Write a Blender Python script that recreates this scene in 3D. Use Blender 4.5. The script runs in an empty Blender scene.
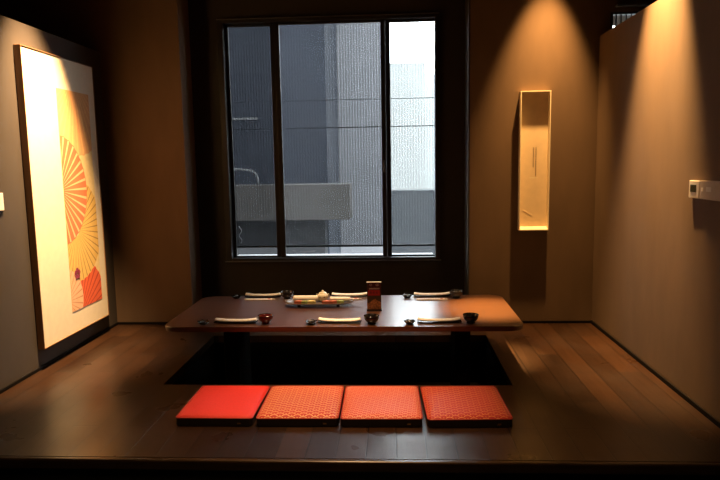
import bpy, bmesh, math, random
from mathutils import Vector, Matrix
random.seed(7)
C = bpy.context.scene.collection
PI = math.pi

# ------------------------------------------------------------------ materials
def nm(name):
    m = bpy.data.materials.new(name); m.use_nodes = True
    nt = m.node_tree; nt.nodes.clear()
    out = nt.nodes.new('ShaderNodeOutputMaterial')
    return m, nt, out
def N(nt, t, **kw):
    n = nt.nodes.new(t)
    for k, v in kw.items():
        if hasattr(n, k): setattr(n, k, v)
    return n
def setin(n, **kw):
    for k, v in kw.items(): n.inputs[k.replace('_', ' ')].default_value = v
def rgba(c): return (c[0], c[1], c[2], 1)
def mat(name, col, rough=0.5, metal=0.0, vary=0.12, scale=20, bump=0.0, spec=0.5, stretch=(1, 1, 1), coat=0.0, coat_ior=1.5, coat_rough=0.03):
    m, nt, out = nm(name)
    b = N(nt, 'ShaderNodeBsdfPrincipled')
    setin(b, Roughness=rough, Metallic=metal); b.inputs['Specular IOR Level'].default_value = spec
    b.inputs['Coat Weight'].default_value = coat; b.inputs['Coat IOR'].default_value = coat_ior; b.inputs['Coat Roughness'].default_value = coat_rough
    tc = N(nt, 'ShaderNodeTexCoord'); mp = N(nt, 'ShaderNodeMapping'); mp.inputs['Scale'].default_value = stretch
    nt.links.new(tc.outputs['Object'], mp.inputs['Vector'])
    no = N(nt, 'ShaderNodeTexNoise'); setin(no, Scale=scale, Detail=5.0)
    nt.links.new(mp.outputs[0], no.inputs['Vector'])
    r = N(nt, 'ShaderNodeMapRange'); setin(r, From_Min=0.3, From_Max=0.7, To_Min=1 - vary, To_Max=1 + vary)
    nt.links.new(no.outputs['Fac'], r.inputs['Value'])
    h = N(nt, 'ShaderNodeMix', data_type='RGBA', blend_type='MULTIPLY'); h.inputs[0].default_value = 1
    h.inputs[6].default_value = rgba(col)
    nt.links.new(r.outputs[0], h.inputs[7])
    nt.links.new(h.outputs[2], b.inputs['Base Color'])
    if bump:
        bp = N(nt, 'ShaderNodeBump'); setin(bp, Strength=bump, Distance=0.01)
        nt.links.new(no.outputs['Fac'], bp.inputs['Height']); nt.links.new(bp.outputs[0], b.inputs['Normal'])
    nt.links.new(b.outputs[0], out.inputs[0])
    return m

def floor_mat():
    m, nt, out = nm('dark_plank_floor')
    b = N(nt, 'ShaderNodeBsdfPrincipled'); b.inputs['Coat Weight'].default_value = 0.3; b.inputs['Coat Roughness'].default_value = 0.28; b.inputs['Coat IOR'].default_value = 1.6
    tc = N(nt, 'ShaderNodeTexCoord'); sp = N(nt, 'ShaderNodeSeparateXYZ'); cb = N(nt, 'ShaderNodeCombineXYZ')
    nt.links.new(tc.outputs['Object'], sp.inputs[0])
    nt.links.new(sp.outputs['Y'], cb.inputs['X']); nt.links.new(sp.outputs['X'], cb.inputs['Y'])
    br = N(nt, 'ShaderNodeTexBrick'); setin(br, Scale=1.0, Mortar_Size=0.0035, Brick_Width=0.92, Row_Height=0.152, Bias=0.0, Mortar_Smooth=0.3)
    br.inputs['Color1'].default_value = (0.038, 0.0155, 0.0062, 1); br.inputs['Color2'].default_value = (0.018, 0.0076, 0.0034, 1)
    br.inputs['Mortar'].default_value = (0.004, 0.002, 0.0015, 1)
    br.offset = 0.43
    nt.links.new(cb.outputs[0], br.inputs['Vector'])
    mp = N(nt, 'ShaderNodeMapping'); mp.inputs['Scale'].default_value = (1.6, 34, 1)
    nt.links.new(cb.outputs[0], mp.inputs['Vector'])
    no = N(nt, 'ShaderNodeTexNoise'); setin(no, Scale=1.6, Detail=8.0, Roughness=0.62); nt.links.new(mp.outputs[0], no.inputs['Vector'])
    r = N(nt, 'ShaderNodeMapRange'); setin(r, From_Min=0.3, From_Max=0.7, To_Min=0.72, To_Max=1.3); nt.links.new(no.outputs['Fac'], r.inputs['Value'])
    mx = N(nt, 'ShaderNodeMix', data_type='RGBA', blend_type='MULTIPLY'); mx.inputs[0].default_value = 1
    nt.links.new(br.outputs['Color'], mx.inputs[6]); nt.links.new(r.outputs[0], mx.inputs[7])
    nt.links.new(mx.outputs[2], b.inputs['Base Color'])
    n2 = N(nt, 'ShaderNodeTexNoise'); setin(n2, Scale=2.6, Detail=4.0); nt.links.new(tc.outputs['Object'], n2.inputs['Vector'])
    r2 = N(nt, 'ShaderNodeMapRange'); setin(r2, From_Min=0.3, From_Max=0.7, To_Min=0.26, To_Max=0.42); nt.links.new(n2.outputs['Fac'], r2.inputs['Value'])
    nt.links.new(r2.outputs[0], b.inputs['Roughness'])
    ad = N(nt, 'ShaderNodeMath', operation='ADD'); ml = N(nt, 'ShaderNodeMath', operation='MULTIPLY'); ml.inputs[1].default_value = 0.25
    nt.links.new(no.outputs['Fac'], ml.inputs[0]); nt.links.new(ml.outputs[0], ad.inputs[0])
    inv = N(nt, 'ShaderNodeMath', operation='SUBTRACT'); inv.inputs[0].default_value = 1; nt.links.new(br.outputs['Fac'], inv.inputs[1])
    nt.links.new(inv.outputs[0], ad.inputs[1])
    bp = N(nt, 'ShaderNodeBump'); setin(bp, Strength=0.5, Distance=0.005)
    nt.links.new(ad.outputs[0], bp.inputs['Height']); nt.links.new(bp.outputs[0], b.inputs['Normal'])
    nt.links.new(b.outputs[0], out.inputs[0])
    return m

def mth(nt, op, a, b=None, c=None):
    n = N(nt, 'ShaderNodeMath', operation=op)
    for i, v in enumerate((a, b, c)):
        if v is None: continue
        if isinstance(v, (int, float)): n.inputs[i].default_value = v
        else: nt.links.new(v, n.inputs[i])
    return n.outputs[0]

def seigaiha(name, red, gold, cell=0.05, line=0.35, rings=3.0, rot=0.0, rough=0.5):
    """overlapping wave-scale brocade: gold arcs woven into red cloth"""
    m, nt, out = nm(name)
    b = N(nt, 'ShaderNodeBsdfPrincipled'); setin(b, Roughness=rough); b.inputs['Sheen Weight'].default_value = 0.15
    tc = N(nt, 'ShaderNodeTexCoord'); mp = N(nt, 'ShaderNodeMapping')
    mp.inputs['Rotation'].default_value = (0, 0, rot); mp.inputs['Scale'].default_value = (1 / cell, 1 / cell, 1)
    nt.links.new(tc.outputs['Object'], mp.inputs['Vector'])
    sp = N(nt, 'ShaderNodeSeparateXYZ'); nt.links.new(mp.outputs[0], sp.inputs[0])
    x, y = sp.outputs['X'], sp.outputs['Y']
    y4 = mth(nt, 'MULTIPLY', y, 4.0); j0 = mth(nt, 'FLOOR', y4)
    res = None
    for k in (2, 1, 0, -1):          # back rows first, nearer rows cover them
        j = mth(nt, 'ADD', j0, float(k) )
        half = mth(nt, 'MULTIPLY', mth(nt, 'MODULO', mth(nt, 'ABSOLUTE', j), 2.0), 0.5)
        fx = mth(nt, 'SUBTRACT', mth(nt, 'FRACT', mth(nt, 'ADD', mth(nt, 'ADD', x, half), 50.0)), 0.5)
        dy = mth(nt, 'SUBTRACT', y, mth(nt, 'DIVIDE', j, 4.0))
        d = mth(nt, 'SQRT', mth(nt, 'ADD', mth(nt, 'MULTIPLY', fx, fx), mth(nt, 'MULTIPLY', dy, dy)))
        if res is None: res = d
        else:
            inside = mth(nt, 'LESS_THAN', d, 0.5)
            mixn = N(nt, 'ShaderNodeMix'); nt.links.new(inside, mixn.inputs[0]); nt.links.new(res, mixn.inputs[2]); nt.links.new(d, mixn.inputs[3])
            res = mixn.outputs[0]
    ring = mth(nt, 'LESS_THAN', mth(nt, 'FRACT', mth(nt, 'MULTIPLY', res, 2.0 * rings)), line)
    no = N(nt, 'ShaderNodeTexNoise'); setin(no, Scale=180.0, Detail=3.0); nt.links.new(tc.outputs['Object'], no.inputs['Vector'])
    fac = mth(nt, 'MULTIPLY', ring, mth(nt, 'MULTIPLY_ADD', no.outputs['Fac'], 0.4, 0.7))
    mx = N(nt, 'ShaderNodeMix', data_type='RGBA'); mx.inputs[6].default_value = rgba(red); mx.inputs[7].default_value = rgba(gold)
    nt.links.new(fac, mx.inputs[0]); nt.links.new(mx.outputs[2], b.inputs['Base Color'])
    bp = N(nt, 'ShaderNodeBump'); setin(bp, Strength=0.3, Distance=0.002); nt.links.new(fac, bp.inputs['Height']); nt.links.new(bp.outputs[0], b.inputs['Normal'])
    nt.links.new(b.outputs[0], out.inputs[0])
    return m

def screen_mat(name, col, cover, contrast, pitch=0.026, mesh=90.0):
    m, nt, out = nm(name)
    tc = N(nt, 'ShaderNodeTexCoord'); sp = N(nt, 'ShaderNodeSeparateXYZ'); nt.links.new(tc.outputs['Object'], sp.inputs[0])
    s = mth(nt, 'SINE', mth(nt, 'MULTIPLY', sp.outputs['X'], 2 * PI / pitch))
    s2 = mth(nt, 'SINE', mth(nt, 'MULTIPLY', sp.outputs['X'], 2 * PI / (pitch * 0.41)))
    no = N(nt, 'ShaderNodeTexNoise'); mp = N(nt, 'ShaderNodeMapping'); mp.inputs['Scale'].default_value = (mesh, 1, 9.0)
    nt.links.new(tc.outputs['Object'], mp.inputs['Vector']); nt.links.new(mp.outputs[0], no.inputs['Vector']); setin(no, Scale=1.0, Detail=2.0)
    f = mth(nt, 'ADD', mth(nt, 'MULTIPLY', mth(nt, 'ADD', s, s2), contrast * 0.8), cover)
    f = mth(nt, 'ADD', f, mth(nt, 'MULTIPLY', mth(nt, 'SUBTRACT', no.outputs['Fac'], 0.5), contrast * 1.0))
    n = N(nt, 'ShaderNodeClamp'); nt.links.new(f, n.inputs[0])
    tr = N(nt, 'ShaderNodeBsdfTransparent'); df = N(nt, 'ShaderNodeBsdfDiffuse'); tl = N(nt, 'ShaderNodeBsdfTranslucent')
    df.inputs[0].default_value = rgba(col); tl.inputs[0].default_value = rgba(col)
    a = N(nt, 'ShaderNodeMixShader'); a.inputs[0].default_value = 0.4
    nt.links.new(df.outputs[0], a.inputs[1]); nt.links.new(tl.outputs[0], a.inputs[2])
    mx = N(nt, 'ShaderNodeMixShader'); nt.links.new(n.outputs[0], mx.inputs[0])
    nt.links.new(tr.outputs[0], mx.inputs[1]); nt.links.new(a.outputs[0], mx.inputs[2])
    nt.links.new(mx.outputs[0], out.inputs[0])
    return m

def glass_mat(name, tint, refl=1.45):
    m, nt, out = nm(name)
    tr = N(nt, 'ShaderNodeBsdfTransparent'); tr.inputs[0].default_value = rgba(tint)
    gl = N(nt, 'ShaderNodeBsdfGlossy'); gl.inputs['Roughness'].default_value = 0.02
    lw = N(nt, 'ShaderNodeLayerWeight'); lw.inputs[0].default_value = 0.5
    fz = mth(nt, 'MULTIPLY_ADD', mth(nt, 'POWER', lw.outputs['Facing'], 5.0), 0.9, 0.02)
    mx = N(nt, 'ShaderNodeMixShader'); nt.links.new(fz, mx.inputs[0]); nt.links.new(tr.outputs[0], mx.inputs[1]); nt.links.new(gl.outputs[0], mx.inputs[2])
    nt.links.new(mx.outputs[0], out.inputs[0])
    return m

M = {}
M['floor'] = floor_mat()
M['wall'] = mat('brown_plaster', (0.125, 0.076, 0.043), 0.85, vary=0.10, scale=6, bump=0.06, stretch=(1, 1, 0.35))
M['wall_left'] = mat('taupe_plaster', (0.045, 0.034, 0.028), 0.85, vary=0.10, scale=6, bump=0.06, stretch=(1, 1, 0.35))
M['black_wall'] = mat('black_wall_paint', (0.022, 0.018, 0.016), 0.8, vary=0.1, scale=8)
M['black'] = mat('black_paint', (0.008, 0.007, 0.006), 0.75, vary=0.1, scale=12)
M['pit'] = mat('shade_black_pit_lining', (0.003, 0.0027, 0.0025), 0.9, vary=0.1, scale=12, spec=0.05)  # pit's shade put into the colour, since overhead light reaches in
M['skirting'] = mat('dark_skirting', (0.005, 0.0035, 0.003), 0.8, spec=0.1)
M['frame'] = mat('window_frame_black', (0.014, 0.013, 0.013), 0.38, vary=0.05)
M['alu'] = mat('grey_aluminium', (0.13, 0.13, 0.14), 0.4, metal=0.6, vary=0.05)
M['glass'] = glass_mat('window_glass', (0.93, 0.95, 0.95))
M['table'] = mat('red_brown_lacquered_wood', (0.088, 0.030, 0.0095), 0.34, vary=0.22, scale=5, stretch=(0.7, 9, 9), spec=0.5, bump=0.02, coat=1.0, coat_ior=1.75, coat_rough=0.29)
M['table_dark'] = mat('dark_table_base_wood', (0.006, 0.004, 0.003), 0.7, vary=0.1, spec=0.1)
M['lacquer'] = mat('black_lacquer', (0.010, 0.008, 0.008), 0.14, vary=0.05)
M['redlacquer'] = mat('dark_red_lacquer', (0.10, 0.008, 0.008), 0.16, vary=0.05)
M['towel'] = mat('cream_towel', (0.84, 0.80, 0.72), 0.8, vary=0.14, scale=60, bump=0.3)
M['towel_grey'] = mat('beige_towel', (0.60, 0.52, 0.38), 0.8, vary=0.14, scale=60, bump=0.3)
M['paper'] = mat('white_paper', (0.85, 0.76, 0.62), 0.6, vary=0.04)
M['redink'] = mat('red_ink', (0.55, 0.05, 0.03), 0.6, vary=0.04)
M['ceramic'] = mat('cream_ceramic', (0.80, 0.72, 0.52), 0.3, vary=0.1, scale=40)
M['darkpaint'] = mat('brown_glaze', (0.12, 0.07, 0.04), 0.4)
M['leaf'] = mat('pale_green_leaf', (0.42, 0.50, 0.14), 0.5, vary=0.25, scale=50)
M['yellow'] = mat('pale_yellow_fruit', (0.85, 0.70, 0.26), 0.45, vary=0.12, scale=30)
M['red_food'] = mat('salmon_pink_food', (0.62, 0.16, 0.07), 0.4, vary=0.2, scale=45)
M['tray'] = mat('grey_slate_tray', (0.15, 0.13, 0.13), 0.3, vary=0.1)
M['redcloth'] = mat('plain_red_cloth', (0.80, 0.035, 0.028), 0.6, vary=0.06, scale=120, bump=0.15)
M['side'] = mat('black_cushion_side', (0.022, 0.012, 0.010), 0.6, vary=0.1)
M['piping'] = mat('dark_red_piping', (0.45, 0.045, 0.03), 0.55, vary=0.1)
M['zip'] = mat('brass_zip_pull', (0.75, 0.6, 0.35), 0.25, metal=1.0)
M['broc2'] = seigaiha('gold_wave_brocade', (0.62, 0.022, 0.014), (0.95, 0.62, 0.30), 0.066, 0.25, 1.5, 0.0)
M['broc3'] = seigaiha('fine_gold_wave_brocade', (0.70, 0.050, 0.032), (0.95, 0.55, 0.36), 0.050, 0.25, 1.5, 0.10)
M['broc4'] = seigaiha('red_wave_brocade', (0.50, 0.007, 0.004), (0.95, 0.50, 0.14), 0.066, 0.15, 1.5, 0.05)
M['picture_frame'] = mat('brown_wood_frame', (0.20, 0.10, 0.04), 0.45, vary=0.2, scale=8, stretch=(4, 4, 0.4))
M['mount'] = mat('cream_picture_mount', (0.82, 0.72, 0.55), 0.8, vary=0.03)
M['box'] = mat('beige_shadow_box', (0.80, 0.64, 0.42), 0.6, vary=0.04)
M['boxlip'] = mat('pale_box_edge', (0.88, 0.78, 0.58), 0.5, vary=0.04)
M['ink'] = mat('faded_ink', (0.16, 0.10, 0.06), 0.7)
M['plastic'] = mat('white_plastic', (0.62, 0.56, 0.48), 0.4, vary=0.03)
M['beige_plastic'] = mat('beige_plastic', (0.45, 0.36, 0.27), 0.45, vary=0.05)
M['lcd'] = mat('dark_display', (0.03, 0.035, 0.02), 0.15)
M['menu'] = mat('dark_menu_board', (0.085, 0.012, 0.012), 0.3, vary=0.1)
M['menu_red'] = mat('menu_red_print', (0.50, 0.025, 0.02), 0.4)
M['menu_olive'] = mat('menu_olive_print', (0.07, 0.035, 0.018), 0.4)
M['menu_food'] = mat('menu_food_photo', (0.42, 0.16, 0.055), 0.4, vary=0.7, scale=90)
M['menu_white'] = mat('menu_white_print', (0.60, 0.45, 0.42), 0.4)
M['screen_left'] = screen_mat('dark_screen_cloth', (0.012, 0.013, 0.016), 0.60, 0.14)
M['screen_mid'] = screen_mat('grey_screen_cloth', (0.03, 0.031, 0.035), 0.42, 0.09)
M['screen_right'] = screen_mat('sheer_screen_cloth', (0.12, 0.13, 0.13), 0.14, 0.08)
M['hem'] = mat('black_hem_bar', (0.01, 0.01, 0.012), 0.4)
M['chain'] = mat('pale_bead_chain', (0.6, 0.6, 0.62), 0.4)
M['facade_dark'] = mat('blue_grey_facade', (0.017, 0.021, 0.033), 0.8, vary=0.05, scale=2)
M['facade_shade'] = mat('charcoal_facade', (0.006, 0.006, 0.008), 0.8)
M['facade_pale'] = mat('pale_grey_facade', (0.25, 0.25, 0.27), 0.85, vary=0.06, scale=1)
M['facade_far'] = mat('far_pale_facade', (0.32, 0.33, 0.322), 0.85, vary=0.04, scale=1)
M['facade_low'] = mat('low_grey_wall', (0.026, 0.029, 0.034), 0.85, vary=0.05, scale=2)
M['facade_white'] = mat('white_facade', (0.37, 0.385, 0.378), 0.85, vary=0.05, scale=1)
M['concrete'] = mat('beige_concrete', (0.078, 0.071, 0.067), 0.9, vary=0.06, scale=3)
M['steel'] = mat('pale_steel', (0.16, 0.165, 0.17), 0.5)
M['ground'] = mat('street_asphalt', (0.07, 0.07, 0.07), 0.9)

# art colours
AC = {'ground': (0.80, 0.62, 0.30), 'orange': (0.78, 0.40, 0.17), 'orange_rib': (0.86, 0.50, 0.20), 'red': (0.72, 0.17, 0.07), 'red_rib': (0.86, 0.50, 0.26),
      'ochre': (0.72, 0.47, 0.13), 'ochre_rib': (0.38, 0.22, 0.06), 'deep': (0.74, 0.12, 0.04), 'deep_rib': (0.45, 0.05, 0.02), 'pink': (0.84, 0.50, 0.30), 'pink_rib': (0.62, 0.30, 0.16),
      'flower': (0.28, 0.03, 0.08), 'hub': (0.88, 0.72, 0.48), 'cap': (0.40, 0.22, 0.10)}
AM = {k: mat('art_' + k, v, 0.8, vary=0.05, scale=30) for k, v in AC.items()}

# ------------------------------------------------------------------ geometry helpers
def tag(o, label=None, cat=None, group=None, kind=None):
    if label: o['label'] = label
    if cat: o['category'] = cat
    if group: o['group'] = group
    if kind: o['kind'] = kind
    return o
def empty(name, loc, rz=0):
    o = bpy.data.objects.new(name, None); C.objects.link(o); o.location = loc; o.rotation_euler = (0, 0, rz); o.empty_display_size = 0.05
    return o
class MB:
    def __init__(s): s.bm = bmesh.new(); s.mi = 0
    def box(s, a, b, bev=0.0, seg=2, rot=None, piv=None):
        t = bmesh.new()
        bmesh.ops.create_cube(t, size=1)
        c = [(a[i] + b[i]) / 2 for i in range(3)]; d = [abs(b[i] - a[i]) for i in range(3)]
        for v in t.verts: v.co = Vector((v.co[0] * d[0], v.co[1] * d[1], v.co[2] * d[2]))
        if bev: bmesh.ops.bevel(t, geom=t.edges[:], offset=min(bev, min(d) * 0.49), segments=seg, profile=0.5, affect='EDGES')
        for v in t.verts: v.co += Vector(c)
        if rot is not None:
            p = Vector(piv or c)
            for v in t.verts: v.co = rot @ (v.co - p) + p
        return s.join(t)
    def join(s, t):
        vm = {v: s.bm.verts.new(v.co) for v in t.verts}
        for f in t.faces:
            nf = s.bm.faces.new([vm[v] for v in f.verts]); nf.material_index = s.mi; nf.smooth = f.smooth
        t.free(); return s
    def lathe(s, prof, n=28, c=(0, 0, 0), sy=1.0, smooth=True):
        rings = []
        for r, z in prof:
            if r < 1e-6: rings.append([s.bm.verts.new((c[0], c[1], c[2] + z))])
            else: rings.append([s.bm.verts.new((c[0] + r * math.cos(2 * PI * i / n), c[1] + sy * r * math.sin(2 * PI * i / n), c[2] + z)) for i in range(n)])
        for A, B in zip(rings, rings[1:]):
            for i in range(n):
                j = (i + 1) % n
                if len(A) == 1 and len(B) == 1: continue
                if len(A) == 1: vs = [A[0], B[i], B[j]]
                elif len(B) == 1: vs = [A[i], B[0], A[j]]
                else: vs = [A[i], B[i], B[j], A[j]]
                f = s.bm.faces.new(vs); f.smooth = smooth; f.material_index = s.mi
        return s
    def sweep(s, path, sect, cap=True, smooth=True, up=Vector((0, 0, 1))):
        """sect: fn(i,t)->list of (a,b) offsets (side, up)"""
        rings = []; n = len(path)
        for i, p in enumerate(path):
            p = Vector(p); t = (Vector(path[min(i + 1, n - 1)]) - Vector(path[max(i - 1, 0)])).normalized()
            side = t.cross(up)
            if side.length < 1e-4: side = t.cross(Vector((0, 1, 0)))
            side.normalize(); u = side.cross(t).normalized()
            rings.append([s.bm.verts.new(p + side * a + u * b) for a, b in sect(i, i / (n - 1))])
        k = len(rings[0])
        for A, B in zip(rings, rings[1:]):
            for i in range(k):
                j = (i + 1) % k; f = s.bm.faces.new([A[i], A[j], B[j], B[i]]); f.smooth = smooth; f.material_index = s.mi
        if cap:
            for R_ in (rings[0], rings[-1]):
                f = s.bm.faces.new(R_); f.material_index = s.mi
        return s
    def tube(s, path, r, n=10, **kw):
        return s.sweep(path, lambda i, t: [(r * math.cos(2 * PI * k / n), r * math.sin(2 * PI * k / n)) for k in range(n)], **kw)
    def poly(s, pts, thick=None):
        """flat polygon from 3-D points"""
        vs = [s.bm.verts.new(p) for p in pts]
        f = s.bm.faces.new(vs); f.material_index = s.mi
        return s
    def prism(s, pts, z0, z1, bev=0.0, seg=2):
        t = bmesh.new()
        lo = [t.verts.new((x, y, z0)) for x, y in pts]; hi = [t.verts.new((x, y, z1)) for x, y in pts]
        t.faces.new(lo[::-1]); top = t.faces.new(hi)
        n = len(pts)
        for i in range(n): t.faces.new([lo[i], lo[(i + 1) % n], hi[(i + 1) % n], hi[i]])
        if bev:
            ed = [e for e in t.edges if abs(e.verts[0].co.z - e.verts[1].co.z) < 1e-6]
            bmesh.ops.bevel(t, geom=ed, offset=bev, segments=seg, profile=0.5, affect='EDGES')
        return s.join(t)
    def build(s, name, mats, parent=None, smooth_angle=None):
        me = bpy.data.meshes.new(name)
        bmesh.ops.recalc_face_normals(s.bm, faces=s.bm.faces[:])
        s.bm.to_mesh(me); s.bm.free()
        for m in (mats if isinstance(mats, (list, tuple)) else [mats]): me.materials.append(m)
        o = bpy.data.objects.new(name, me); C.objects.link(o)
        if parent: o.parent = parent
        return o
def struct(name, mb, m, parent=None):
    o = mb.build(name, m, parent)
    if not parent: o['kind'] = 'structure'
    return o
def rrect(x0, x1, y0, y1, r, n=6):
    pts = []
    for cx, cy, a in ((x1 - r, y1 - r, 0), (x0 + r, y1 - r, 90), (x0 + r, y0 + r, 180), (x1 - r, y0 + r, 270)):
        for i in range(n + 1):
            t = math.radians(a + 90 * i / n); pts.append((cx + r * math.cos(t), cy + r * math.sin(t)))
    return pts
def copy_tree(o, parent=None):
    c = o.copy(); C.objects.link(c); c.parent = parent
    for ch in list(o.children): copy_tree(ch, c)
    return c
def one(mb, name, m, label, cat, group=None):
    return tag(mb.build(name, m), label, cat, group)

# ------------------------------------------------------------------ dimensions (metres; z = 0 is the raised floor)
XL, XR, D, W = -2.575, 1.7475, 5.53, 5.83
YF = 2.92                                    # front edge of the raised floor
PX0, PX1, PY0, PY1 = -1.555, 0.757, 3.95, 5.14   # leg pit
PT = 2.478                                   # top of the low partitions
CEIL, LOW = 3.50, -0.40

# raised floor, four slabs round the pit
f = MB()
f.box((XL, YF, -0.06), (XR, PY0, 0)); f.box((XL, PY1, -0.06), (XR, W, 0))
f.box((XL, PY0, -0.06), (PX0, PY1, 0)); f.box((PX1, PY0, -0.06), (XR, PY1, 0))
struct('floor', f, M['floor'])
struct('trim_1', MB().box((XL, YF - 0.035, -0.055), (XR, YF - 0.001, 0.001), 0.008), mat('worn_step_nosing', (0.06, 0.034, 0.018), 0.28, vary=0.3, scale=9, stretch=(0.6, 6, 6)))
struct('wall_platform', MB().box((XL, YF - 0.015, LOW), (XR, YF + 0.02, -0.062)), M['black'])
# pit lining
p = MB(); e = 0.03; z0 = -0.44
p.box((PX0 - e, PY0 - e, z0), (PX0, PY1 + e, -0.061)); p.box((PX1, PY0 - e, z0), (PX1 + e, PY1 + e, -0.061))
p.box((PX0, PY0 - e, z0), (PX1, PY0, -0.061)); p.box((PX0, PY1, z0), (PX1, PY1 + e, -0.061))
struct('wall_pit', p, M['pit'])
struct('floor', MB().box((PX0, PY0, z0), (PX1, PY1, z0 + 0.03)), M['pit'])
# lower floor of the aisle and beyond the partitions
struct('floor', MB().box((-5, -2.5, LOW - 0.1), (4.5, YF + 0.02, LOW)), M['black_wall'])
struct('floor', MB().box((-5, YF + 0.02, LOW - 0.1), (XL - 0.12, W + 0.1, LOW)).box((XR + 0.12, YF + 0.02, LOW - 0.1), (4.5, W + 0.1, LOW)), M['black_wall'])
struct('ceiling', MB().box((-5.1, -2.6, CEIL), (4.6, W + 0.3, CEIL + 0.1)), M['black_wall'])
struct('wall_rear', MB().box((-5.1, -2.6, LOW), (4.6, -2.5, CEIL)), M['black_wall'])
struct('wall_outer_left', MB().box((-5.1, -2.5, LOW), (-5, W + 0.3, CEIL)), M['black_wall'])
struct('wall_outer_right', MB().box((4.5, -2.5, LOW), (4.6, W + 0.3, CEIL)), M['black_wall'])
# low partitions left and right
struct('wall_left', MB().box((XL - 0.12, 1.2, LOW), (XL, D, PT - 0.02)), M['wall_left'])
struct('wall_right', MB().box((XR, 1.2, LOW), (XR + 0.08, D, PT)), M['wall'])
# back wall: projecting panels either side of the window bay
BX0, BX1 = -1.86, 0.665
struct('wall_back_left', MB().box((-5, D, LOW), (BX0, W + 0.25, CEIL), 0), M['wall'])
wr = MB(); wr.box((BX1, D, LOW), (1.83, W + 0.25, CEIL)); wr.box((1.83, D, LOW), (2.55, W + 0.25, 1.75)); wr.box((1.83, D, 2.668), (2.55, W + 0.25, CEIL)); wr.box((2.55, D, LOW), (4.5, W + 0.25, CEIL))
struct('wall_back_right', wr, M['wall'])
WX0, WX1, WZ0, WZ1 = -1.60, 0.425, 0.535, 2.775
wb = MB(); wb.box((BX0, W, 0), (WX0, W + 0.25, CEIL)); wb.box((WX1, W, 0), (BX1, W + 0.25, CEIL)); wb.box((WX0, W, 0), (WX1, W + 0.25, WZ0)); wb.box((WX0, W, WZ1), (WX1, W + 0.25, CEIL))
struct('wall_window', wb, M['black_wall'])
# skirtings
struct('baseboard_right', MB().box((XR - 0.012, YF, 0.0005), (XR - 0.0005, D - 0.013, 0.03), 0.002), M['skirting'])
struct('baseboard_left', MB().box((XL + 0.0005, YF, 0.0005), (XL + 0.012, D - 0.013, 0.025), 0.002), M['skirting'])
struct('baseboard_back', MB().box((BX1, D - 0.012, 0.0005), (XR - 0.0005, D - 0.0005, 0.022), 0.002), M['skirting'])
struct('baseboard_back', MB().box((XL + 0.0005, D - 0.012, 0.0005), (BX0, D - 0.0005, 0.022), 0.002), M['skirting'])

struct('trim_shade', MB().box((BX1 - 0.012, D + 0.001, 0.0005), (BX1 - 0.0005, W - 0.001, CEIL - 0.001)), M['black_wall'])  # thin black sheet added to keep this reveal dark against sky light
# ------------------------------------------------------------------ window 1
fr = MB(); t = 0.055; y0, y1 = W - 0.02, W + 0.10
fr.box((WX0, y0, WZ0), (WX0 + t, y1, WZ1), 0.004); fr.box((WX1 - t + 0.015, y0, WZ0), (WX1, y1, WZ1), 0.004)
fr.box((WX0 + t, y0, WZ0), (WX1 - t + 0.015, y1, WZ0 + 0.03), 0.004); fr.box((WX0 + t, y0, WZ1 - 0.04), (WX1 - t + 0.015, y1, WZ1), 0.004)
win = struct('window_1', fr, M['frame'])
lip = MB(); lip.box((WX0 - 0.012, y0 - 0.012, WZ0 - 0.004), (WX1 + 0.012, y0 - 0.0, WZ0 + 0.006), 0.002)
lip.box((WX0, y0 - 0.010, WZ1 - 0.012), (WX1, y0, WZ1 - 0.004), 0.002)
tag(lip.build('frame_edge', M['alu'], win), 'thin grey metal edging')
panes = [(-1.515, -1.125, 'left'), (-1.035, -0.108, 'mid'), (-0.022, 0.385, 'right')]
PZ0, PZ1 = 0.578, 2.715
for i, (a, b, k) in enumerate(panes):
    yy = W + (0.02 if k == 'mid' else 0.05)
    s = MB(); st = 0.043
    lo = PZ0 - 0.012
    s.box((a - st, yy, lo - 0.0), (a, yy + 0.03, PZ1 + 0.02), 0.003); s.box((b, yy, lo), (b + st, yy + 0.03, PZ1 + 0.02), 0.003)
    s.box((a, yy, lo), (b, yy + 0.03, PZ0), 0.003); s.box((a, yy, PZ1), (b, yy + 0.03, PZ1 + 0.02), 0.003)
    sa = s.build('window_sash', M['frame'], win)
    MB().box((a - 0.003, yy + 0.012, PZ0 - 0.003), (b + 0.003, yy + 0.017, PZ1 + 0.003)).build('pane', M['glass'], sa)
    if k == 'mid':
        MB().box((b + 0.012, yy - 0.012, 1.36), (b + 0.03, yy, 1.47), 0.004).build('sash_lock', M['alu'], sa)
# screens hanging behind each pane
lab = {'left': 'dark narrow screen blind hanging in the left window pane', 'mid': 'wide grey pinstriped screen blind hanging in the middle window pane', 'right': 'sheer bright screen blind in the narrow right window pane'}
for a, b, k in panes:
    yy = W + 0.135; zb = 0.655
    r = empty('roller_blind', ((a + b) / 2, yy, PZ1 + 0.02)); tag(r, lab[k], 'blind', 'screen blinds in the window')
    w = (b - a) / 2 + 0.034
    MB().box((-w, -0.0012, zb - PZ1 - 0.02 + 0.012), (w, 0.0012, 0.012)).build('screen_cloth', M['screen_' + k], r)
    MB().box((-w, -0.008, zb - PZ1 - 0.02 - 0.008), (w, 0.008, zb - PZ1 - 0.02 + 0.012), 0.004).build('hem_bar', M['hem'], r)
    MB().tube([(-w, 0, 0.03), (w, 0, 0.03)], 0.018, 14).build('roller_tube', M['frame'], r)
    if k == 'left':
        pts = [(-w + 0.06 + 0.012 * math.sin(i * 0.9), -0.022, -2.04 + 0.014 * i) for i in range(13)]
        MB().tube(pts, 0.004, 8).build('bead_chain', M['chain'], r)
struct('trim_2', MB().box((WX0 + t, W + 0.10, WZ0 + 0.002), (WX1 - t, W + 0.25, WZ0 + 0.03)), mat('outside_sill_metal', (0.32, 0.32, 0.33), 0.5))

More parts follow.
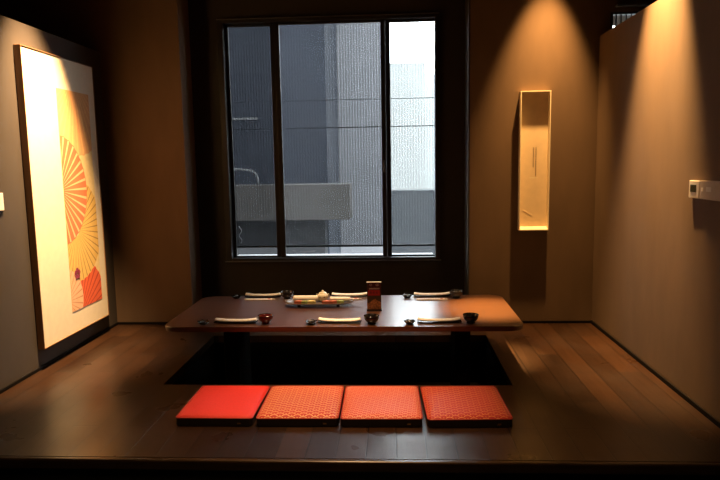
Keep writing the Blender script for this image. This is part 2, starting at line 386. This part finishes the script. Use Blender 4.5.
# window 2: small barred window beyond the right partition
w2 = MB(); w2.box((1.83, D, 1.75), (1.852, D + 0.06, 2.668)); w2.box((2.525, D, 1.75), (2.55, D + 0.06, 2.668)); w2.box((1.852, D, 1.75), (2.525, D + 0.06, 1.78)); w2.box((1.852, D, 2.65), (2.525, D + 0.06, 2.668))
w2o = struct('window_2', w2, M['frame'])
for i in range(15):
    x = 1.885 + i * 0.042
    MB().box((x, D + 0.03, 1.78), (x + 0.009, D + 0.045, 2.65), 0.002).build('bar', M['frame'], w2o)
MB().box((1.852, D + 0.05, 1.78), (2.525, D + 0.055, 2.65)).build('pane', M['glass'], w2o)
struct('trim_3', MB().box((1.87, D - 0.05, 2.705), (2.9, D - 0.002, 2.722), 0.003), M['alu'])
struct('trim_4', MB().box((1.87, D - 0.05, 2.765), (2.9, D - 0.002, 2.795), 0.003), M['alu'])

# ------------------------------------------------------------------ outside
GZ = -3.2
struct('ground', MB().box((-25, W + 0.3, GZ - 0.1), (25, 60, GZ)), M['ground'])
b = empty('building', (-3.6, 13.4, GZ)); tag(b, 'blue grey building close outside, seen through the left pane', 'building')
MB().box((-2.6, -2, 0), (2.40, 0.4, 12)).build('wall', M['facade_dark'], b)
MB().box((-2.6, -2.03, 5.46), (1.15, -2.001, 5.50)).build('string_course', M['steel'], b)
b2 = empty('concrete_ledge', (-1.65, 9.0, GZ)); tag(b2, 'beige concrete parapet crossing low outside the left and middle panes', 'ledge')
MB().box((-1.75, 0, 3.836), (1.02, 0.5, 4.352), 0.01).build('parapet', M['concrete'], b2)
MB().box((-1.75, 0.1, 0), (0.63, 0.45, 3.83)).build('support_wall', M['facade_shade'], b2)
h = MB(); h.tube([(-2.6, 9.15, 1.42), (-2.16, 9.15, 1.375), (-2.07, 9.15, 1.355), (-2.02, 9.15, 1.31), (-2.0, 9.15, 1.22), (-1.995, 9.15, 1.153)], 0.018, 10)
h.tube([(-2.6, 9.15, 1.42), (-2.6, 9.15, 1.153)], 0.018, 10)
one(h, 'handrail', M['steel'], 'pale bent metal handrail standing on the concrete parapet', 'handrail')
b3 = empty('building', (-1.7, 17.2, GZ)); tag(b3, 'pale grey building filling the middle pane behind the parapet', 'building')
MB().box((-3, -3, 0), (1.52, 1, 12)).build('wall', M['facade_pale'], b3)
b4 = empty('building', (0.4, 22.9, GZ)); tag(b4, 'far pale building under the sky in the right pane', 'building')
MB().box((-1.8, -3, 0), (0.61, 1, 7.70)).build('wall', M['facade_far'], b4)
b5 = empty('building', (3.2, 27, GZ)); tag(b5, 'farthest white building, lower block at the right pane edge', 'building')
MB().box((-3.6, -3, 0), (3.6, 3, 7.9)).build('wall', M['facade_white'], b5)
b6 = MB().box((-0.12, 10, GZ), (3.5, 10.3, 1.0))
one(b6, 'boundary_wall', M['facade_low'], 'low blue grey wall outside at the bottom of the right pane', 'wall')
rail = MB(); rail.tube([(-2.2, 6.4, 1.81), (1.2, 6.4, 1.81)], 0.005, 8); rail.tube([(-2.2, 6.4, 2.085), (1.2, 6.4, 2.085)], 0.0035, 8)
for x in (-2.2, 1.2): rail.tube([(x, 6.4, GZ), (x, 6.4, 2.2)], 0.012, 8)
one(rail, 'guard_cable', M['facade_low'], 'two thin horizontal guard cables outside the window', 'cable')

# ------------------------------------------------------------------ framed parasol picture on the left wall
pic = empty('framed_picture', (XL, 4.76, 0.16)); tag(pic, 'tall framed parasol picture with a wide cream mount on the left wall', 'picture')
PYa, PYb, PZa, PZb = -0.515, 0.505, 0.0, 2.125
g = MB(); fw = 0.006
g.box((0.002, PYa - fw, PZa - fw), (0.052, PYa, PZb + fw), 0.002); g.box((0.002, PYb, PZa - fw), (0.052, PYb + fw, PZb + fw), 0.002)
g.box((0.002, PYa, PZa - fw), (0.052, PYb, PZa), 0.002); g.box((0.002, PYa, PZb), (0.052, PYb, PZb + fw), 0.002)
g.build('frame', M['picture_frame'], pic)
MB().box((0.004, PYa, PZa), (0.046, PYb, PZb)).build('mount', M['mount'], pic)
def clip(poly, a0, a1, b0, b1):
    def cut(ps, ins, inter):
        out = []
        for i in range(len(ps)):
            p, q = ps[i - 1], ps[i]
            if ins(q):
                if not ins(p): out.append(inter(p, q))
                out.append(q)
            elif ins(p): out.append(inter(p, q))
        return out
    for k, v, sg in ((0, a0, 1), (0, a1, -1), (1, b0, 1), (1, b1, -1)):
        if not poly: return []
        def inter(p, q, k=k, v=v):
            t = (v - p[k]) / (q[k] - p[k]); return (p[0] + t * (q[0] - p[0]), p[1] + t * (q[1] - p[1]))
        poly = cut(poly, lambda p, k=k, v=v, sg=sg: sg * (p[k] - v) >= -1e-9, inter)
    return poly
# artwork rectangle in world (Y, z): 4.665..5.165, 0.33..2.05
names = list(AM); art = MB(); A0, A1, B0, B1 = 4.665, 5.165, 0.325, 2.05
def artpoly(pts, col, x):
    q = clip(pts, A0, A1, B0, B1)
    if len(q) >= 3:
        art.mi = names.index(col); art.poly([(0.046 + x, a - 4.76, b_ - 0.16) for a, b_ in q])
art.mi = names.index('ground'); art.box((0.046, A0 - 4.76, B0 - 0.16), (0.0475, A1 - 4.76, B1 - 0.16))
def parasol(cy, cz, r, col, rib, layer, n=26, ribw=0.16):
    x = 0.0016 + 0.0008 * layer; K = 4 * n
    def rr(a): return r * (1 - 0.015 * abs(math.sin(n * a / 2)))
    for i in range(K):
        a, b_ = 2 * PI * i / K, 2 * PI * (i + 1) / K
        artpoly([(cy, cz), (cy + rr(a) * math.cos(a), cz + rr(a) * math.sin(a)), (cy + rr(b_) * math.cos(b_), cz + rr(b_) * math.sin(b_))], col, x)
    st = 2 * PI / n
    for i in range(n):
        a = st * i; w = st * ribw
        artpoly([(cy + r * 0.1 * math.cos(a), cz + r * 0.1 * math.sin(a)), (cy + r * 0.98 * math.cos(a - w), cz + r * 0.98 * math.sin(a - w)), (cy + r * 0.98 * math.cos(a + w), cz + r * 0.98 * math.sin(a + w))], rib, x + 0.0003)
    for q in range(12):
        a, b_ = 2 * PI * q / 12, 2 * PI * (q + 1) / 12
        artpoly([(cy, cz), (cy + 0.05 * math.cos(a), cz + 0.05 * math.sin(a)), (cy + 0.05 * math.cos(b_), cz + 0.05 * math.sin(b_))], 'hub', x + 0.0005)
parasol(4.93, 2.16, 0.62, 'orange', 'orange_rib', 0, 44)
parasol(4.81, 0.96, 0.42, 'ochre', 'ochre_rib', 1, 40, ribw=0.10)
parasol(4.60, 1.28, 0.43, 'red', 'red_rib', 2, 34, ribw=0.14)
parasol(4.60, 0.42, 0.25, 'pink', 'pink_rib', 1.5, 26, ribw=0.12)
parasol(4.76, 0.24, 0.50, 'deep', 'deep_rib', 0.5, 44, ribw=0.13)
for q in range(5):
    a = 2 * PI * q / 5 + 0.3; c_ = (4.775 + 0.028 * math.cos(a), 0.615 + 0.028 * math.sin(a))
    artpoly([(c_[0] + 0.02 * math.cos(2 * PI * k / 8), c_[1] + 0.02 * math.sin(2 * PI * k / 8)) for k in range(8)], 'flower', 0.0062)
art.build('artwork', [AM[k] for k in names], pic)

# ------------------------------------------------------------------ shadow box on the right of the window
sb = empty('shadow_box', (1.2105, D, 0.842)); tag(sb, 'narrow upright beige shadow box with a tiny text column on the back wall', 'wall frame')
hw, H, dp, tk = 0.127, 1.188, 0.07, 0.008
q = MB(); q.box((-hw, -dp, 0), (-hw + tk, -0.001, H), 0.001); q.box((hw - tk, -dp, 0), (hw, -0.001, H), 0.001)
q.box((-hw + tk, -dp, H - tk), (hw - tk, -0.001, H), 0.001); q.sweep([(-hw + tk, 0, 0), (hw - tk, 0, 0)], lambda i, t: [(dp, 0.0), (dp, 0.008), (0.0125, 0.030), (0.001, 0.030), (0.001, 0.0)], smooth=False)
q.build('frame', M['boxlip'], sb)
MB().box((-hw + tk, -0.012, 0.0305), (hw - tk, -0.001, H - tk)).build('back_panel', M['box'], sb)
q = MB(); random.seed(3)
for c_ in range(2):
    for i in range(17 if c_ else 12):
        z = 0.71 - i * 0.0145; x = -0.006 + c_ * 0.022
        q.box((x, -0.0135, z), (x + 0.009, -0.012, z + 0.0022)); q.box((x + 0.003, -0.0135, z - 0.004), (x + 0.0052, -0.012, z + 0.005))
tag(q.build('text_column', M['ink'], sb), 'faint vertical lettering')
MB().box((-0.035, -0.0123, 0.450), (0.035, -0.012, 0.458)).build('underline', M['boxlip'], sb)
q = MB(); q.tube([(-0.085 + 0.02 * i, -0.014, 0.155 + 0.02 * math.cos(i * 0.8)) for i in range(5)], 0.0009, 6)
q.build('brush_stroke', M['boxlip'], sb)

# ------------------------------------------------------------------ wall devices
r = empty('wall_thermostat', (XR, 3.70, 1.215)); tag(r, 'small square pale thermostat with a dark display on the right wall', 'thermostat')
MB().box((-0.022, -0.062, 0.0), (-0.001, 0.062, 0.102), 0.005).build('housing', M['plastic'], r)
MB().box((-0.0245, -0.030, 0.035), (-0.0215, 0.040, 0.078), 0.001).build('display', M['lcd'], r)
r = empty('wall_control_panel', (XR, 3.49, 1.215)); tag(r, 'beige control panel beside the thermostat, cut by the right edge', 'control panel')
MB().box((-0.026, -0.13, 0.0), (-0.001, 0.135, 0.105), 0.006).build('housing', M['beige_plastic'], r)
MB().box((-0.0285, 0.00, 0.045), (-0.0255, 0.055, 0.07), 0.001).build('button', M['plastic'], r)
MB().box((-0.0285, 0.09, 0.045), (-0.0255, 0.11, 0.065), 0.001).build('indicator', M['paper'], r)
r = empty('light_switch', (XL, 3.90, 1.18)); tag(r, 'white light switch plate at the left edge of the left wall', 'switch')
MB().box((0.001, -0.06, 0.0), (0.012, 0.075, 0.115), 0.003).build('plate', mat('switch_white', (0.75, 0.72, 0.7), 0.4), r)
MB().box((0.012, -0.02, 0.03), (0.016, 0.03, 0.085), 0.002).build('rocker', M['plastic'], r)

# ------------------------------------------------------------------ table
TX0, TX1, TY0, TY1, TZ = -1.593, 0.862, 4.075, 5.066, 0.36
tb = empty('low_table', ((TX0 + TX1) / 2, (TY0 + TY1) / 2, z0 + 0.03)); tag(tb, 'long low red-brown lacquered table standing over the floor pit', 'table')
ox, oy, oz = tb.location
MB().prism([(x - ox, y - oy) for x, y in rrect(TX0, TX1, TY0, TY1, 0.09, 8)], TZ - 0.034 - oz, TZ - oz, 0.006, 3).build('tabletop', M['table'], tb)
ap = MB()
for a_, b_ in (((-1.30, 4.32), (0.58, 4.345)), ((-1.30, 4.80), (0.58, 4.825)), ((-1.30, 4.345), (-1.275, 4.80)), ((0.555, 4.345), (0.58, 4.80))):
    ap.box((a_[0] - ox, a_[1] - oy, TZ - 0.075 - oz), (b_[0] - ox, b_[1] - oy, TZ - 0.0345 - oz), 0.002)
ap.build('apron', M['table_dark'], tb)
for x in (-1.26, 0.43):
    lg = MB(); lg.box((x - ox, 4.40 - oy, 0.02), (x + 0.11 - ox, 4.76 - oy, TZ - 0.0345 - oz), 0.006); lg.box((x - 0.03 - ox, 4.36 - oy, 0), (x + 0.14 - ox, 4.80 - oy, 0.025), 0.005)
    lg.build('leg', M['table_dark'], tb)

# ------------------------------------------------------------------ cushions
def cushion(cx, w, top, rz, label, cy=3.545, dpt=0.51, th=0.06):
    r = empty('floor_cushion', (cx, cy, 0.0), rz); tag(r, label, 'cushion', 'floor cushions in a row in front of the pit')
    pts = rrect(-w / 2, w / 2, -dpt / 2, dpt / 2, 0.022, 5)
    MB().prism(pts, 0.002, th - 0.014, 0.006, 2).build('side_panel', M['side'], r)
    t = bmesh.new(); nx, ny = 18, 18; vs = {}
    s = MB()
    for i in range(nx + 1):
        for j in range(ny + 1):
            u, v = i / nx * 2 - 1, j / ny * 2 - 1
            # squircle footprint
            x = u * (w / 2 - 0.002); y = v * (dpt / 2 - 0.002)
            k = 1 - 0.010 * (abs(u) ** 8) * (abs(v) ** 8) * 3
            z = th - 0.012 + 0.013 * (1 - abs(u) ** 10) * (1 - abs(v) ** 10) + 0.004 * (1 - u * u) * (1 - v * v)
            vs[i, j] = s.bm.verts.new((x * k, y * k, z))
    for i in range(nx):
        for j in range(ny):
            fc = s.bm.faces.new([vs[i, j], vs[i + 1, j], vs[i + 1, j + 1], vs[i, j + 1]]); fc.smooth = True
    loop = [vs[i, 0] for i in range(nx + 1)] + [vs[nx, j] for j in range(1, ny + 1)] + [vs[i, ny] for i in range(nx - 1, -1, -1)] + [vs[0, j] for j in range(ny - 1, 0, -1)]
    low = [s.bm.verts.new((v.co.x, v.co.y, th - 0.016)) for v in loop]
    for i in range(len(loop)):
        j = (i + 1) % len(loop); s.bm.faces.new([loop[i], loop[j], low[j], low[i]])
    s.bm.faces.new(low)
    s.build('cushion_top', top, r)
    pp = rrect(-w / 2 + 0.001, w / 2 - 0.001, -dpt / 2 + 0.001, dpt / 2 - 0.001, 0.02, 5)
    path = [(x, y, th - 0.013) for x, y in pp] + [(pp[0][0], pp[0][1], th - 0.013)]
    MB().tube(path, 0.0035, 8).build('piping', M['piping'], r)
    z_ = MB(); z_.box((w / 2 - 0.085, -dpt / 2 - 0.004, 0.016), (w / 2 - 0.065, -dpt / 2, 0.024), 0.001)
    z_.build('zip_pull', M['zip'], r)
    return r
rz = 0.0147
xs = [-1.233, -0.782, -0.300, 0.178, 0.632]
# top edge measured: seams of the row
cushion((-1.244 - 0.795) / 2, 0.440, M['redcloth'], rz - 0.02, 'plain red floor cushion at the left end of the row')
cushion((-0.788 - 0.320) / 2, 0.460, M['broc2'], rz, 'red floor cushion with bold gold wave pattern, beside the plain one')
cushion((-0.314 + 0.146) / 2, 0.452, M['broc3'], rz, 'pinkish red floor cushion with fine pale wave pattern, third in the row')
cushion((0.160 + 0.634) / 2, 0.466, M['broc4'], rz + 0.02, 'deep red floor cushion with orange wave pattern at the right end')

# ------------------------------------------------------------------ tableware
ZT = TZ + 0.0006
def bowl(matl, liner, label):
    r = empty('lacquer_bowl', (0, 0, ZT)); tag(r, label, 'bowl', 'lacquer bowls at the place settings')
    s = MB(); s.lathe([(0, 0.004), (0.024, 0.002), (0.026, 0), (0.029, 0.001), (0.027, 0.010), (0.040, 0.020), (0.050, 0.036), (0.053, 0.056), (0.0515, 0.0575), (0.049, 0.055), (0.046, 0.037), (0.036, 0.023), (0, 0.017)], 32)
    s.build('bowl_body', matl, r)
    s = MB(); s.lathe([(0.0532, 0.054), (0.0545, 0.0565), (0.053, 0.0595), (0.050, 0.0585), (0.0505, 0.0555)], 32); s.build('rim', liner, r)
    return r
def dish(label):
    r = empty('sauce_dish', (0, 0, ZT)); tag(r, label, 'dish', 'small black sauce dishes at the place settings')
    s = MB(); n = 40
    prof = [(0, 0.003), (0.02, 0), (0.024, 0.002), (0.032, 0.012), (0.041, 0.021), (0.0395, 0.0225), (0.030, 0.014), (0.018, 0.007), (0, 0.006)]
    s.lathe(prof, n)
    for v in s.bm.verts:
        rr = math.hypot(v.co.x, v.co.y)
        if rr > 0.028:
            a = math.atan2(v.co.y, v.co.x); k = 1 + 0.06 * math.cos(6 * a); v.co.x *= k; v.co.y *= k; v.co.z += 0.002 * math.cos(6 * a)
    s.build('dish_body', M['lacquer'], r)
    s = MB(); s.tube([(-0.02, 0, 0.020), (-0.008, 0.0, 0.024), (0.008, 0, 0.024), (0.02, 0, 0.020)], 0.005, 10); s.build('chopstick_notch', M['alu'], r)
    return r
def towel(matl, label, L=0.29):
    r = empty('towel_tray', (0, 0, ZT)); tag(r, label, 'towel tray', 'rolled hand towels on dark trays')
    s = MB(); n = 16
    def tp(i): u = i / n * 2 - 1; return (u * (L / 2 + 0.004), 0, 0.0045 + 0.007 * u ** 4)
    s.sweep([tp(i) for i in range(n + 1)], lambda i, t: [(-0.034, 0.002), (-0.03, -0.004), (0.03, -0.004), (0.034, 0.002), (0.028, 0.0), (-0.028, 0.0)], smooth=False)
    s.build('tray', M['lacquer'], r)
    s = MB(); rnd = random.Random(5)
    def sec(i, t):
        w_ = 0.025 * (1 - 0.12 * abs(2 * t - 1) ** 4); h_ = 0.0095 * (1 + 0.06 * math.sin(9 * t))
        return [(w_ * math.cos(2 * PI * k / 18), h_ * math.sin(2 * PI * k / 18) * (0.93 if k in (3, 4) else 1)) for k in range(18)]
    s.sweep([(tp(i)[0] * 0.97, 0, tp(i)[2] + 0.0125 + 0.003 * (abs(i / n * 2 - 1) ** 3)) for i in range(n + 1)], sec)
    s.build('rolled_towel', matl, r)
    return r
def sticks(label):
    r = empty('chopstick_sleeve', (0, 0, ZT)); tag(r, label, 'chopsticks', 'paper-sleeved chopsticks on the far side of the table')
    MB().box((-0.118, -0.016, 0.001), (0.105, 0.016, 0.009), 0.003).build('sleeve', M['paper'], r)
    s = MB()
    for y in (-0.005, 0.005): s.tube([(0.105, y, 0.0045), (0.128, y, 0.0045)], 0.003, 8)
    s.build('chopstick_tips', M['towel_grey'], r)
    MB().box((0.07, -0.0112, 0.0085), (0.09, 0.0112, 0.0094)).build('printed_band', M['redink'], r)
    return r
def place(o, x, y, rz=0): o.location.x, o.location.y = x, y; o.rotation_euler.z = rz
def put(proto, x, y, rz, label):
    o = copy_tree(proto); place(o, x, y, rz); o['label'] = label; return o
B1_ = bowl(M['lacquer'], M['lacquer'], 'black bowl at the near right corner of the table'); place(B1_, 0.512, 4.165)
put(B1_, -0.160, 4.150, 0.3, 'black bowl directly in front of the upright menu stand')
put(B1_, 0.492, 4.955, 0.9, 'black bowl at the far right setting')
put(B1_, -0.878, 4.955, 1.7, 'black bowl at the far left setting, behind the food platter')
B2_ = bowl(M['redlacquer'], M['lacquer'], 'dark red bowl at the near left setting'); place(B2_, -0.893, 4.165)
D1 = dish('small black dish left of the near left towel'); place(D1, -1.325, 4.150)
put(D1, -0.574, 4.145, 0.4, 'small black dish at the near middle setting')
put(D1, 0.098, 4.140, 0.8, 'small black dish at the near right setting')
put(D1, -1.302, 4.975, 1.2, 'small black dish at the far left corner')
put(D1, 0.100, 4.965, 0.1, 'small black dish at the far right setting')
T1 = towel(M['towel'], 'rolled cream towel at the near left setting'); place(T1, -1.105, 4.185, -0.02)
put(T1, -0.382, 4.180, -0.04, 'rolled cream towel at the near middle setting')
put(T1, 0.300, 4.180, 0.03, 'rolled cream towel at the near right setting')
put(T1, -0.372, 5.020, 0.02, 'rolled cream towel behind the menu stand at the far middle')
put(T1, 0.302, 5.015, 0.04, 'rolled cream towel at the far right setting')
T2 = towel(M['towel_grey'], 'dull beige rolled towel at the far left setting'); place(T2, -1.088, 5.02, 0.0)
S1 = sticks('sleeved chopsticks in front of the far left towel'); place(S1, -1.098, 4.912, 0.0)
put(S1, -0.395, 4.912, 0.02, 'sleeved chopsticks in front of the far middle towel')
put(S1, 0.290, 4.885, 0.03, 'sleeved chopsticks in front of the far right towel')

# platter with food
pl = empty('serving_platter', (-0.585, 4.70, ZT), 0.02); tag(pl, 'long dark footed platter holding the food, on the table', 'platter')
s = MB(); n = 22
s.sweep([((i / n * 2 - 1) * 0.265, 0, 0.024 + 0.014 * abs(i / n * 2 - 1) ** 5) for i in range(n + 1)],
        lambda i, t: [(a * max(0.25, (1 - abs(2 * t - 1) ** 6 * 0.7)), b_) for a, b_ in ((-0.085, 0.008), (-0.08, -0.002), (-0.06, -0.006), (0.06, -0.006), (0.08, -0.002), (0.085, 0.008), (0.075, 0.001), (-0.075, 0.001))], smooth=True)
s.build('plate', M['tray'], pl)
for x in (-0.15, 0.15):
    for y in (-0.045, 0.045): MB().box((x - 0.012, y - 0.01, 0), (x + 0.012, y + 0.01, 0.0205), 0.002).build('foot', M['lacquer'], pl)
PZ = ZT + 0.0285
s = MB(); s.sweep([(-0.785 + 0.016 * i, 4.725, PZ + 0.024) for i in range(13)], lambda i, t: [(0.026 * math.cos(2 * PI * k / 16), 0.023 * math.sin(2 * PI * k / 16)) for k in range(16)])
one(s, 'napkin_roll', M['paper'], 'white rolled napkin lying on the left half of the platter', 'napkin', 'white napkin rolls on the platter')
s = MB(); s.sweep([(-0.50 + 0.013 * i, 4.705, PZ + 0.024 - 0.0002 * i) for i in range(13)], lambda i, t: [(0.024 * math.cos(2 * PI * k / 16), 0.017 * math.sin(2 * PI * k / 16)) for k in range(16)])
one(s, 'napkin_roll', M['paper'], 'white rolled napkin lying on the right half of the platter', 'napkin', 'white napkin rolls on the platter')
# food pieces: wedges and slices
def wedge(r_, th, a0, a1, n=8):
    s = MB(); pts = [(0, 0)] + [(r_ * math.cos(a0 + (a1 - a0) * i / n), r_ * math.sin(a0 + (a1 - a0) * i / n)) for i in range(n + 1)]
    s.prism(pts, 0, th, 0.002, 2); return s
fx = [(-0.735, 4.652, 0.045, 'red_food', 'salmon pink slice at the left end of the platter', 0.2), (-0.685, 4.650, 0.034, 'leaf', 'pale green slice beside the left pink slice', 2.2), (-0.640, 4.650, 0.048, 'yellow', 'yellow slice in front of the small pot', 0.6),
      (-0.520, 4.650, 0.045, 'red_food', 'salmon pink slice right of the small pot', 1.3), (-0.470, 4.652, 0.042, 'red_food', 'salmon pink slice in front of the right napkin roll', 2.6), (-0.415, 4.655, 0.036, 'leaf', 'pale green slice at the right end of the platter', 0.0)]
for x, y, r_, m_, lb, a in fx:
    s = wedge(r_ * 0.8, 0.022, 0, PI * 0.9)
    o = one(s, 'fruit_slice', M[m_], lb, 'food', 'food slices on the platter'); o.location = (x, y - 0.018, PZ); o.rotation_euler = (0.0, 0.0, a * 0.15)
# little ceramic pot
pt = empty('ceramic_pot', (-0.560, 4.745, PZ)); tag(pt, 'small cream lidded pot with brown dabs, standing on the platter', 'pot')
MB().lathe([(0, 0), (0.024, 0), (0.026, 0.002), (0.040, 0.02), (0.044, 0.036), (0.038, 0.052), (0.030, 0.058), (0.028, 0.056), (0.035, 0.04), (0, 0.02)], 28).build('pot_body', M['ceramic'], pt)
MB().lathe([(0.030, 0.0585), (0.028, 0.065), (0.012, 0.072), (0.006, 0.074), (0.009, 0.082), (0, 0.086)], 24).build('lid', M['ceramic'], pt)
s = MB()
for a in (-2.0, -1.2): s.lathe([(0.0001, -0.006), (0.0055, -0.003), (0.007, 0), (0.0055, 0.003), (0.0001, 0.006)], 10, (0.041 * math.cos(a), 0.041 * math.sin(a), 0.036))
s.build('painted_dab', M['darkpaint'], pt)
s = MB()
for sx in (-1, 1): MB().tube([(sx * 0.038, 0, 0.05), (sx * 0.048, 0, 0.056), (sx * 0.050, 0, 0.046), (sx * 0.042, 0, 0.036)], 0.0035, 8).build('handle', M['ceramic'], pt)

# upright menu stand
mn = empty('menu_stand', (-0.153, 4.53, ZT), 0.03); tag(mn, 'upright dark red menu stand with a food photo, mid table', 'menu stand')
MB().box((-0.052, -0.008, 0.008), (0.052, 0.008, 0.214), 0.002).build('board', M['menu'], mn)
MB().box((-0.056, -0.028, 0), (0.056, 0.028, 0.009), 0.003).build('base', M['lacquer'], mn)
MB().box((-0.054, -0.010, 0.214), (0.054, 0.010, 0.217), 0.001).build('top_edge', M['paper'], mn)
s = MB(); s.mi = 0
def ring(cx, cz, r0, r1, y, n=20):
    for i in range(n):
        a, b_ = 2 * PI * i / n, 2 * PI * (i + 1) / n
        s.poly([(cx + r0 * math.cos(a), y, cz + r0 * math.sin(a)), (cx + r1 * math.cos(a), y, cz + r1 * math.sin(a)), (cx + r1 * math.cos(b_), y, cz + r1 * math.sin(b_)), (cx + r0 * math.cos(b_), y, cz + r0 * math.sin(b_))])
ring(-0.024, 0.196, 0.006, 0.009, -0.0088); ring(0.020, 0.196, 0.006, 0.009, -0.0088); ring(0.028, 0.196, 0.006, 0.009, -0.0087)
x = -0.036; random.seed(11)
while x < 0.034:
    w_ = 0.0045 + 0.003 * random.random()
    s.box((x, -0.0092, 0.162), (x + w_, -0.0078, 0.173)); x += w_ + 0.0025
s.build('lettering', M['menu_white'], mn)
s = MB(); s.box((-0.044, -0.0090, 0.116), (0.042, -0.0078, 0.157)); s.build('red_panel', M['menu_red'], mn)
s = MB()
for i in range(3): s.box((-0.028 + 0.022 * i, -0.0096, 0.126), (-0.026 + 0.022 * i, -0.0088, 0.150)); s.box((-0.032 + 0.022 * i, -0.0096, 0.136), (-0.018 + 0.022 * i, -0.0088, 0.139)); s.box((-0.021 + 0.022 * i, -0.0096, 0.126), (-0.019 + 0.022 * i, -0.0088, 0.146))
s.build('panel_lettering', M['menu'], mn)
MB().box((-0.050, -0.0088, 0.060), (0.050, -0.0078, 0.112)).build('olive_band', M['menu_olive'], mn)
s = MB(); top = [(-0.050, 0.058), (-0.03, 0.066), (-0.01, 0.084), (0.008, 0.092), (0.02, 0.078), (0.04, 0.072), (0.050, 0.060)]
s.poly([(-0.050, -0.0093, 0.012)] + [(a, -0.0093, b_) for a, b_ in top] + [(0.050, -0.0093, 0.012)])
s.build('food_photo', M['menu_food'], mn)

# ------------------------------------------------------------------ camera
h, fpx, yaw, pit, roll = 1.45, 623.86, 0.0553, 0.1229, 0.0172
R_ = Vector((math.cos(yaw), math.sin(yaw), 0)); Fh = Vector((-math.sin(yaw), math.cos(yaw), 0)); Zv = Vector((0, 0, 1))
F_ = Fh * math.cos(pit) - Zv * math.sin(pit); U_ = Zv * math.cos(pit) + Fh * math.sin(pit)
c_, s_ = math.cos(roll), math.sin(roll)
R2, U2 = c_ * R_ - s_ * U_, s_ * R_ + c_ * U_
cam = bpy.data.cameras.new('camera'); cam.sensor_width = 36; cam.lens = fpx / 720 * 36; cam.clip_start = 0.05; cam.clip_end = 200
co = bpy.data.objects.new('camera', cam); C.objects.link(co)
m = Matrix.Identity(4)
for i in range(3): m[i][0], m[i][1], m[i][2] = R2[i], U2[i], -F_[i]
m[2][3] = h; co.matrix_world = m
bpy.context.scene.camera = co

# ------------------------------------------------------------------ lights
def spot(name, loc, to, watt, size, blend, col, rad=0.03):
    l = bpy.data.lights.new(name, 'SPOT'); l.energy = watt; l.spot_size = math.radians(size); l.spot_blend = blend; l.color = col; l.shadow_soft_size = rad
    o = bpy.data.objects.new(name, l); C.objects.link(o); o.location = loc
    o.rotation_euler = (Vector(to) - Vector(loc)).to_track_quat('-Z', 'Y').to_euler(); return o
WARM = (1.0, 0.50, 0.155); MID = (1.0, 0.58, 0.26)
LZ = 3.42
spot('picture_spot', (-2.00, 4.30, LZ), (-2.55, 4.44, 1.20), 2700, 42, 1.0, (1.0, 0.61, 0.27))
spot('scroll_spot', (1.32, 5.19, LZ), (1.27, 5.50, 1.65), 780, 43, 1.0, (1.0, 0.53, 0.17))
spot('partition_spot', (1.47, 4.22, LZ), (1.74, 4.28, 1.7), 2500, 42, 1.0, (1.0, 0.57, 0.21))
spot('cushion_spot', (-0.35, 3.55, LZ), (-0.35, 3.55, 0), 450, 40, 0.9, MID)
spot('table_spot', (-0.35, 4.60, LZ), (-0.35, 4.65, 0.3), 480, 40, 0.9, (1.0, 0.63, 0.33))
spot('table_end_sheen_fill', (0.66, 4.62, LZ), (0.68, 4.58, 0.3), 4200, 17, 1.0, (1.0, 0.62, 0.22))  # added lamp imitating the lit wall's golden reflection on the table end
spot('ambient_fill_spot', (-0.3, 1.6, LZ), (-0.3, 2.9, 0), 70, 80, 1.0, MID, 0.3)  # added fill lamp, stands in for the restaurant's ambient light

w = bpy.data.worlds.new('sky'); bpy.context.scene.world = w; w.use_nodes = True
nt = w.node_tree; nt.nodes.clear()
bg = nt.nodes.new('ShaderNodeBackground'); wo = nt.nodes.new('ShaderNodeOutputWorld'); bg.inputs[0].default_value = (0.90, 0.96, 1.0, 1); bg.inputs[1].default_value = 9.5
nt.links.new(bg.outputs[0], wo.inputs[0])
vs = bpy.context.scene.view_settings
vs.view_transform = 'Standard'; vs.look = 'None'; vs.exposure = 0.0; vs.gamma = 1; vs.use_curve_mapping = False
